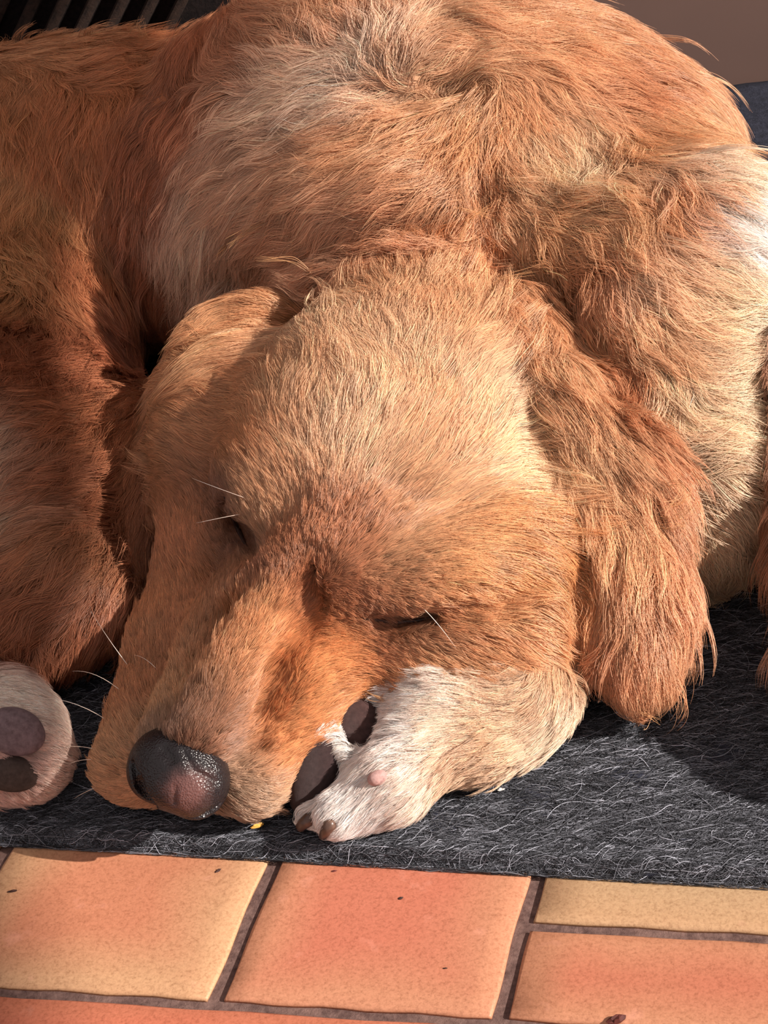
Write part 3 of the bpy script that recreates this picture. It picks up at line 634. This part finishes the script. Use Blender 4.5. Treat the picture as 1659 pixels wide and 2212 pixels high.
    r0 = np.clip(.0068 + .0022 * L, .0072, .0125)[gi_] * rng.uniform(.7, 1.25, m)
    rad = r0[:, None] * np.array([1, 1, .95, .85, .7, .5, .2])[None]
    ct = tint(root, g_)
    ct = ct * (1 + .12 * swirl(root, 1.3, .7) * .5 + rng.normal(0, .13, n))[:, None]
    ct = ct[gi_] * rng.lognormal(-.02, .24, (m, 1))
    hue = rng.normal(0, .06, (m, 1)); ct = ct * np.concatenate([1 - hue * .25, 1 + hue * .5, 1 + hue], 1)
    ct = ct * np.where(rng.random((m, 1)) < .10, 1.45, 1)  # random strands painted paler to read as highlights
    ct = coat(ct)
    return C, rad, ct, g_[gi_]
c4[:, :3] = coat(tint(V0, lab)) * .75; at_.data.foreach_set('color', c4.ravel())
m_fur = curve_mat('golden_fur', .36, .55, .22, .58, 1.18)  # roots darkened and tips lightened to paint shade between the locks
GD, NCH = 1.1, 16
if FUR:
    C, rad, ct, gg = grow()
    print('strands', len(C))
    # loose curls and wisps that stand off the coat
    WISPS = [[(1385, 1062), (1440, 1050), (1474, 1034), (1480, 1072), (1442, 1092)], [(1385, 1086), (1440, 1092), (1474, 1086), (1492, 1058)], [(1385, 1112), (1440, 1122), (1480, 1112), (1496, 1088)], [(1395, 1136), (1450, 1142), (1486, 1126)], [(1412, 990), (1452, 1000), (1466, 1022), (1440, 1040)],
      [(1160, 560), (1190, 575), (1240, 600), (1262, 622)], [(925, 470), (985, 446), (1062, 470)], [(500, 520), (480, 540), (462, 560)], [(590, 470), (530, 500), (490, 530)], [(310, 95), (296, 60), (300, 40)], [(280, 95), (284, 60), (296, 48)], [(325, 98), (312, 70), (300, 50)], [(440, 820), (418, 880), (412, 950)], [(500, 740), (450, 770), (420, 830)],
      [(1180, 640), (1196, 650), (1200, 668)], [(1300, 720), (1330, 712)], [(1440, 880), (1450, 930), (1440, 970)], [(1480, 760), (1505, 790), (1500, 820)], [(1340, 1500), (1390, 1540), (1420, 1562)], [(1240, 1180), (1225, 1260), (1240, 1330)], [(980, 560), (1010, 470), (1060, 450)], [(700, 620), (640, 560), (560, 560)],
      [(1060, 640), (1070, 600), (1150, 590)], [(780, 1490), (800, 1500), (850, 1520)], [(1560, 230), (1600, 220), (1650, 240)], [(1500, 110), (1520, 120), (1525, 150)], [(1600, 300), (1650, 250), (1659, 200)]]
    wp = []; wc = []
    for pl in WISPS:
        for rep in range(6):
            P_ = []; last = None
            for i, (x, y) in enumerate(pl):
                h = hit(x, y) if i == 0 or last is None else None
                if h: last = (h[0] - CAM) @ _f
                if last is None: continue
                P_.append(pd(x + random.gauss(0, 3 + 2 * i), y + random.gauss(0, 3 + 2 * i), last - .25 * i - (.15 if i else -.1)))
            if len(P_) < 2: continue
            P_ = np.array(P_); u_ = np.linspace(0, len(P_) - 1, 7); a0 = np.minimum(u_.astype(int), len(P_) - 2); f_ = (u_ - a0)[:, None]
            wp.append(P_[a0] * (1 - f_) + P_[a0 + 1] * f_); wc.append(np.array(lin(226, 172, 122)) * random.uniform(.6, 1.3))
    wp = np.array(wp); wp[:, 1:-1] = (wp[:, :-2] + 2 * wp[:, 1:-1] + wp[:, 2:]) / 4
    C = np.concatenate([C, wp]); rad = np.concatenate([rad, np.tile(np.array([.012, .012, .011, .01, .009, .007, .003]), (len(wp), 1))]); ct = np.concatenate([ct, np.clip(wc, 0, .95)])
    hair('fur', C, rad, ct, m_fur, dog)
# ================================================================== parts of the dog that are not coat
def field_mesh(name, F, mat, parent=None):
    v, q = surface_nets(F); return quads(name, v, q, mat, parent)
def tube(name, pts, radii, mat, parent=None, seg=6):
    pts = [np.asarray(q, float) for q in pts]; V = []; F = []; n = len(pts)
    for i, q in enumerate(pts):
        d = pts[min(i + 1, n - 1)] - pts[max(i - 1, 0)]; d /= np.linalg.norm(d)
        s_ = np.cross(d, _f); s_ /= np.linalg.norm(s_) + 1e-9; u_ = np.cross(s_, d)
        for k in range(seg):
            an = 2 * math.pi * k / seg; V.append(q + radii[i] * (s_ * math.cos(an) + u_ * math.sin(an)))
    for i in range(n - 1):
        for k in range(seg): F.append((i * seg + k, i * seg + (k + 1) % seg, (i + 1) * seg + (k + 1) % seg, (i + 1) * seg + k))
    F.append(list(range(seg))[::-1]); F.append([(n - 1) * seg + k for k in range(seg)])
    return mesh(name, V, F, mat, parent)
# ---- nose leather
m_nose, nt, b = nodemat('nose_leather', .33, .5)
tc = N(nt, 'ShaderNodeTexCoord'); vd = N(nt, 'ShaderNodeVectorMath', operation='DISTANCE')
nt.links.new(tc.outputs['Object'], vd.inputs[0]); vd.inputs[1].default_value = tuple((NC + NF[0] * 1.75 - NF[2] * .25) * .01)
nz_ = noise(nt, 120, 4, .6)
mm = N(nt, 'ShaderNodeMath', operation='MULTIPLY_ADD'); nt.links.new(nz_, mm.inputs[0]); mm.inputs[1].default_value = .012; nt.links.new(vd.outputs['Value'], mm.inputs[2])
c = ramp(nt, mm.outputs[0], [(.0105, lin(108, 74, 70)), (.0175, lin(28, 23, 26))])
vo = N(nt, 'ShaderNodeTexVoronoi'); vo.inputs['Scale'].default_value = 1100; nt.links.new(tc.outputs['Object'], vo.inputs['Vector'])
nt.links.new(c, b.inputs['Base Color']); bump(nt, b, vo.outputs['Distance'], .55, .0006)
nz = Field(NC - 3.3, np.array([74, 74, 74]), .09)
def nl(f, l, u): return NC + NF[0] * f + NF[1] * l + NF[2] * u
nz.ell(nl(0, 0, 0), (1.8, 2.3, 1.95), NF, .3)
for sgn in (-1, 1):
    nz.ell(nl(.45, sgn * 1.25, -.25), (1.25, 1.05, 1.25), NF, .5)
nz.ell(nl(.9, 0, .35), (1.0, 1.35, .95), NF, .5)
v_, q_ = surface_nets(nz); nb = BVHTree.FromPolygons(v_.tolist(), q_.tolist(), epsilon=0)
def carve(px, rr, k, sink):
    P_ = []
    for x, y in px:
        h_ = nb.ray_cast(Vector(CAM), Vector(ray(x, y)).normalized())
        if h_[0] is not None: P_.append(np.array(h_[0]) + ray(x, y) * sink)
    for i in range(len(P_) - 1): nz.cone(P_[i], P_[i + 1], rr[i], rr[i + 1], k, 'cut')
carve([(290, 1652), (302, 1690), (322, 1728), (350, 1758)], [.22, .46, .46, .28], .12, .32)      # left nostril
carve([(308, 1695), (330, 1738)], [.36, .36], .12, .85)
carve([(410, 1768), (450, 1758), (478, 1735)], [.22, .34, .24], .15, .25)                            # right nostril
carve([(378, 1700), (376, 1735), (380, 1772)], [.03, .07, .1], .2, .0)
carve([(395, 1622), (420, 1665), (470, 1690)], [.04, .06, .05], .2, .0)                           # wrinkles
carve([(352, 1618), (368, 1640)], [.12, .12], .4, .0)
h_ = nb.ray_cast(Vector(CAM), Vector(ray(402, 1712)).normalized()); vd.inputs[1].default_value = tuple(h_[0] * .01)
nose = field_mesh('nose', nz, m_nose, dog); tag(nose, 'black leathery nose with a worn brown patch')
# ---- closed eyelids
m_lid, nt, b = nodemat('dark_eyelid_skin', .5, .4)
g = noise(nt, 300, 3); nt.links.new(ramp(nt, g, [(.3, lin(30, 18, 15)), (.7, lin(58, 34, 26))]), b.inputs['Base Color'])
def lid(px, rr):
    P_ = []
    for x, y in px:
        h = hit(x, y); P_.append(h[0] + h[1] * .02)
    P_ = np.array(P_); Q_ = [P_[0]]
    for i in range(len(P_) - 1):
        for t in (.33, .66, 1): Q_.append(P_[i] * (1 - t) + P_[i + 1] * t)
    n = len(Q_); return tube('eyelid', Q_, [rr * (.25 + .75 * math.sin(math.pi * (i + .3) / (n - .4))) for i in range(n)], m_lid, dog, 8)
lid([(738, 1318), (790, 1334), (850, 1344), (905, 1340), (935, 1333)], .12)
lid([(484, 1070), (500, 1105), (512, 1140), (530, 1175), (548, 1200)], .11)
# ---- pads
m_pad, nt, b = nodemat('paw_pad', .6, .35)
oi = N(nt, 'ShaderNodeObjectInfo'); g = noise(nt, 350, 5, .7); g2 = noise(nt, 90, 3)
c = mix(nt, oi.outputs['Color'], ramp(nt, g, [(.3, (.55, .5, .5)), (.7, (1.25, 1.25, 1.25))]), 1, 'MULTIPLY')
nt.links.new(c, b.inputs['Base Color']); vo = N(nt, 'ShaderNodeTexVoronoi'); vo.inputs['Scale'].default_value = 1400; bump(nt, b, vo.outputs['Distance'], .5, .0006)
def pad(c0, r, A, colr, name='paw_pad', squash=.0):
    F = Field(np.asarray(c0) - max(r) - .4, np.array([int((2 * max(r) + .8) / .08) + 2] * 3), .08)
    F.ell(c0, r, A, .1); F.ell(np.asarray(c0) + A[1] * r[1] * .3 - A[0] * r[0] * .1, (r[0] * .8, r[1] * .75, r[2] * 1.02), A, .3)
    o = field_mesh(name, F, m_pad, dog); o.color = (*lin(*colr), 1); return o
VA = lambda x, y, dx, dy: frame(_r * dx - _u * dy, -ray(x, y))      # long axis along the photo direction, thin axis to the viewer
pad(p(765, 1585, 2.5), (1.6, 1.05, .8), VA(772, 1582, -.15, 1), (74, 52, 50))
pad(p(676, 1672, 1.8), (1.9, 1.0, .8), VA(678, 1668, -.3, 1), (60, 44, 44))
pad(PADH[0], (1.35, 1.0, .6), VA(30, 1585, 1, .25), (128, 108, 112))
pad(PADH[1], (1.25, .8, .6), VA(25, 1675, 1, .1), (78, 64, 58))
hp = hit(818, 1682)
o = pad(hp[0] + hp[1] * .05, (.42, .28, .3), VA(820, 1680, 1, -.4), (206, 166, 160), 'dewclaw_pad')
# ---- claws
m_claw, nt, b = nodemat('horn_claw', .35, .5)
g = noise(nt, 120, 3); nt.links.new(ramp(nt, g, [(.3, lin(46, 30, 26)), (.75, lin(120, 92, 78))]), b.inputs['Base Color'])
for base, tip in (((715, 1778), (692, 1812)), ((672, 1768), (650, 1794))):
    h = hit(*base); A = h[0] + h[1] * .15; B = p(tip[0], tip[1], .15); Mm = (A + B) / 2 + h[1] * .25
    tube('claw', [A - h[1] * .3, A, Mm * .5 + A * .5, Mm, (Mm + B) / 2, B], [.3, .3, .27, .22, .15, .04], m_claw, dog, 8)
tube('claw', [p(110, 1612, 2.6), p(128, 1622, 2.3), p(137, 1634, 2.0)], [.18, .15, .04], m_claw, dog, 8)
# ---- whiskers and loose brow hairs
m_wh, nt, b = nodemat('pale_whisker', .35, .5)
g = noise(nt, 40, 2); nt.links.new(ramp(nt, g, [(.3, lin(222, 196, 176)), (.7, lin(250, 240, 230))]), b.inputs['Base Color'])
def whisker(x0, y0, x1, y1, bow, r_=.02, dd=0):
    h = hit(x0, y0)
    if h is None: return
    A = h[0] - h[1] * .1; d0 = (A - CAM) @ _f; B = pd(x1, y1, d0 + dd); M_ = (A + B) / 2 + _u * bow + h[1] * .2
    P_ = [A * (1 - t) ** 2 + 2 * M_ * t * (1 - t) + B * t * t for t in np.linspace(0, 1, 9)]
    tube('whisker', P_, [r_ * (1 - .8 * t) for t in np.linspace(0, 1, 9)], m_wh, dog, 5)
for a_ in [(279, 1442, 197, 1321, -.1), (262, 1436, 156, 1394, .5), (246, 1458, 150, 1402, .6), (265, 1495, 156, 1450, .5), (246, 1470, 84, 1425, .4), (226, 1516, 135, 1503, .4), (232, 1556, 62, 1511, .7), (212, 1570, 100, 1505, .3), (205, 1617, 138, 1615, .1),
           (205, 1640, 150, 1650, .1), (215, 1700, 160, 1725, .15), (540, 1080, 415, 1033, .0), (527, 1110, 424, 1130, .05), (895, 1300, 985, 1400, .4), (870, 1412, 945, 1360, .1), (345, 1450, 290, 1415, .2)]: whisker(*a_)
# ================================================================== crumbs and scraps
def scrap(name, px, py, z, size, colr, label_, cat, aspect=.5, rot=0., mat=None, n=9):
    m, nt, b = nodemat(name + '_matter', .7, .3); g = noise(nt, 300, 3)
    cl = np.array(lin(*colr)); nt.links.new(ramp(nt, g, [(.3, tuple(cl * .6)), (.7, tuple(np.minimum(cl * 1.3, 1)))]), b.inputs['Base Color'])
    c0 = p(px, py, z); V = []; F = []
    rr = random.Random(int(px * 7 + py))
    for lay, (k, hh) in enumerate(((.8, 0), (1, .12), (.55, .26))):
        for i in range(n):
            an = 2 * math.pi * i / n; r_ = size * k * (.75 + .5 * rr.random()); x_, y_ = math.cos(an) * r_, math.sin(an) * r_ * aspect
            V.append(c0 + np.array([x_ * math.cos(rot) - y_ * math.sin(rot), x_ * math.sin(rot) + y_ * math.cos(rot), hh * size * (1 + .6 * rr.random() * lay)]))
    for l in range(2):
        for i in range(n): F.append((l * n + i, l * n + (i + 1) % n, (l + 1) * n + (i + 1) % n, (l + 1) * n + i))
    F.append(list(range(n))[::-1]); F.append([2 * n + i for i in range(n)])
    tag(mesh(name, V, F, m, None, False), label_, cat)
scrap('food_crumb', 556, 1786, .06, .34, (244, 176, 84), 'bright orange crumb on the mat just beside the dog\'s chin', 'crumb', .3, .25)
scrap('dirt_speck', 27, 1926, TZ, .2, (60, 36, 30), 'dark dirt speck on the leftmost yellow-edged tile, by its left side', 'dirt speck', .35, 0)
scrap('dirt_speck', 472, 1881, TZ, .15, (56, 34, 30), 'dark bit of grit near the upper right corner of the yellow-edged tile', 'dirt speck', .5, .6)
scrap('dirt_speck', 865, 1941, TZ, .12, (50, 30, 28), 'tiny black speck in the upper middle of the salmon tile', 'dirt speck', .6, .3)
scrap('dirt_speck', 722, 1882, TZ, .11, (96, 44, 40), 'tiny reddish-brown speck near the top left of the salmon tile', 'dirt speck', .6, 0)
scrap('dirt_speck', 962, 2092, TZ, .1, (60, 36, 30), 'tiny dark speck near the lower right of the salmon tile', 'dirt speck', .4, 0)
scrap('leaf_scrap', 1332, 2204, TZ, .42, (84, 36, 30), 'crumpled dark red-brown leaf scrap at the bottom edge of the right-hand tile', 'leaf scrap', .45, .3)
scrap('lint_bit', 1083, 1706, .08, .16, (226, 222, 216), 'small white lint bit on the charcoal mat in front of the bent foreleg', 'lint', .5, .1)

for n_ in ('D', 'GR', 'LAB', 'C', 'rad', 'ct', 'gg', 'FLOW', 'TINT', 'cx', 'bd', 'hd', 'hn', 'fo', 'er', 'el', 'bvh', 'V0', 'Q0', 'Pf', 'Rf', 'Cf', 'c4', 'nz', 'fields'): globals().pop(n_, None)
import gc; gc.collect()
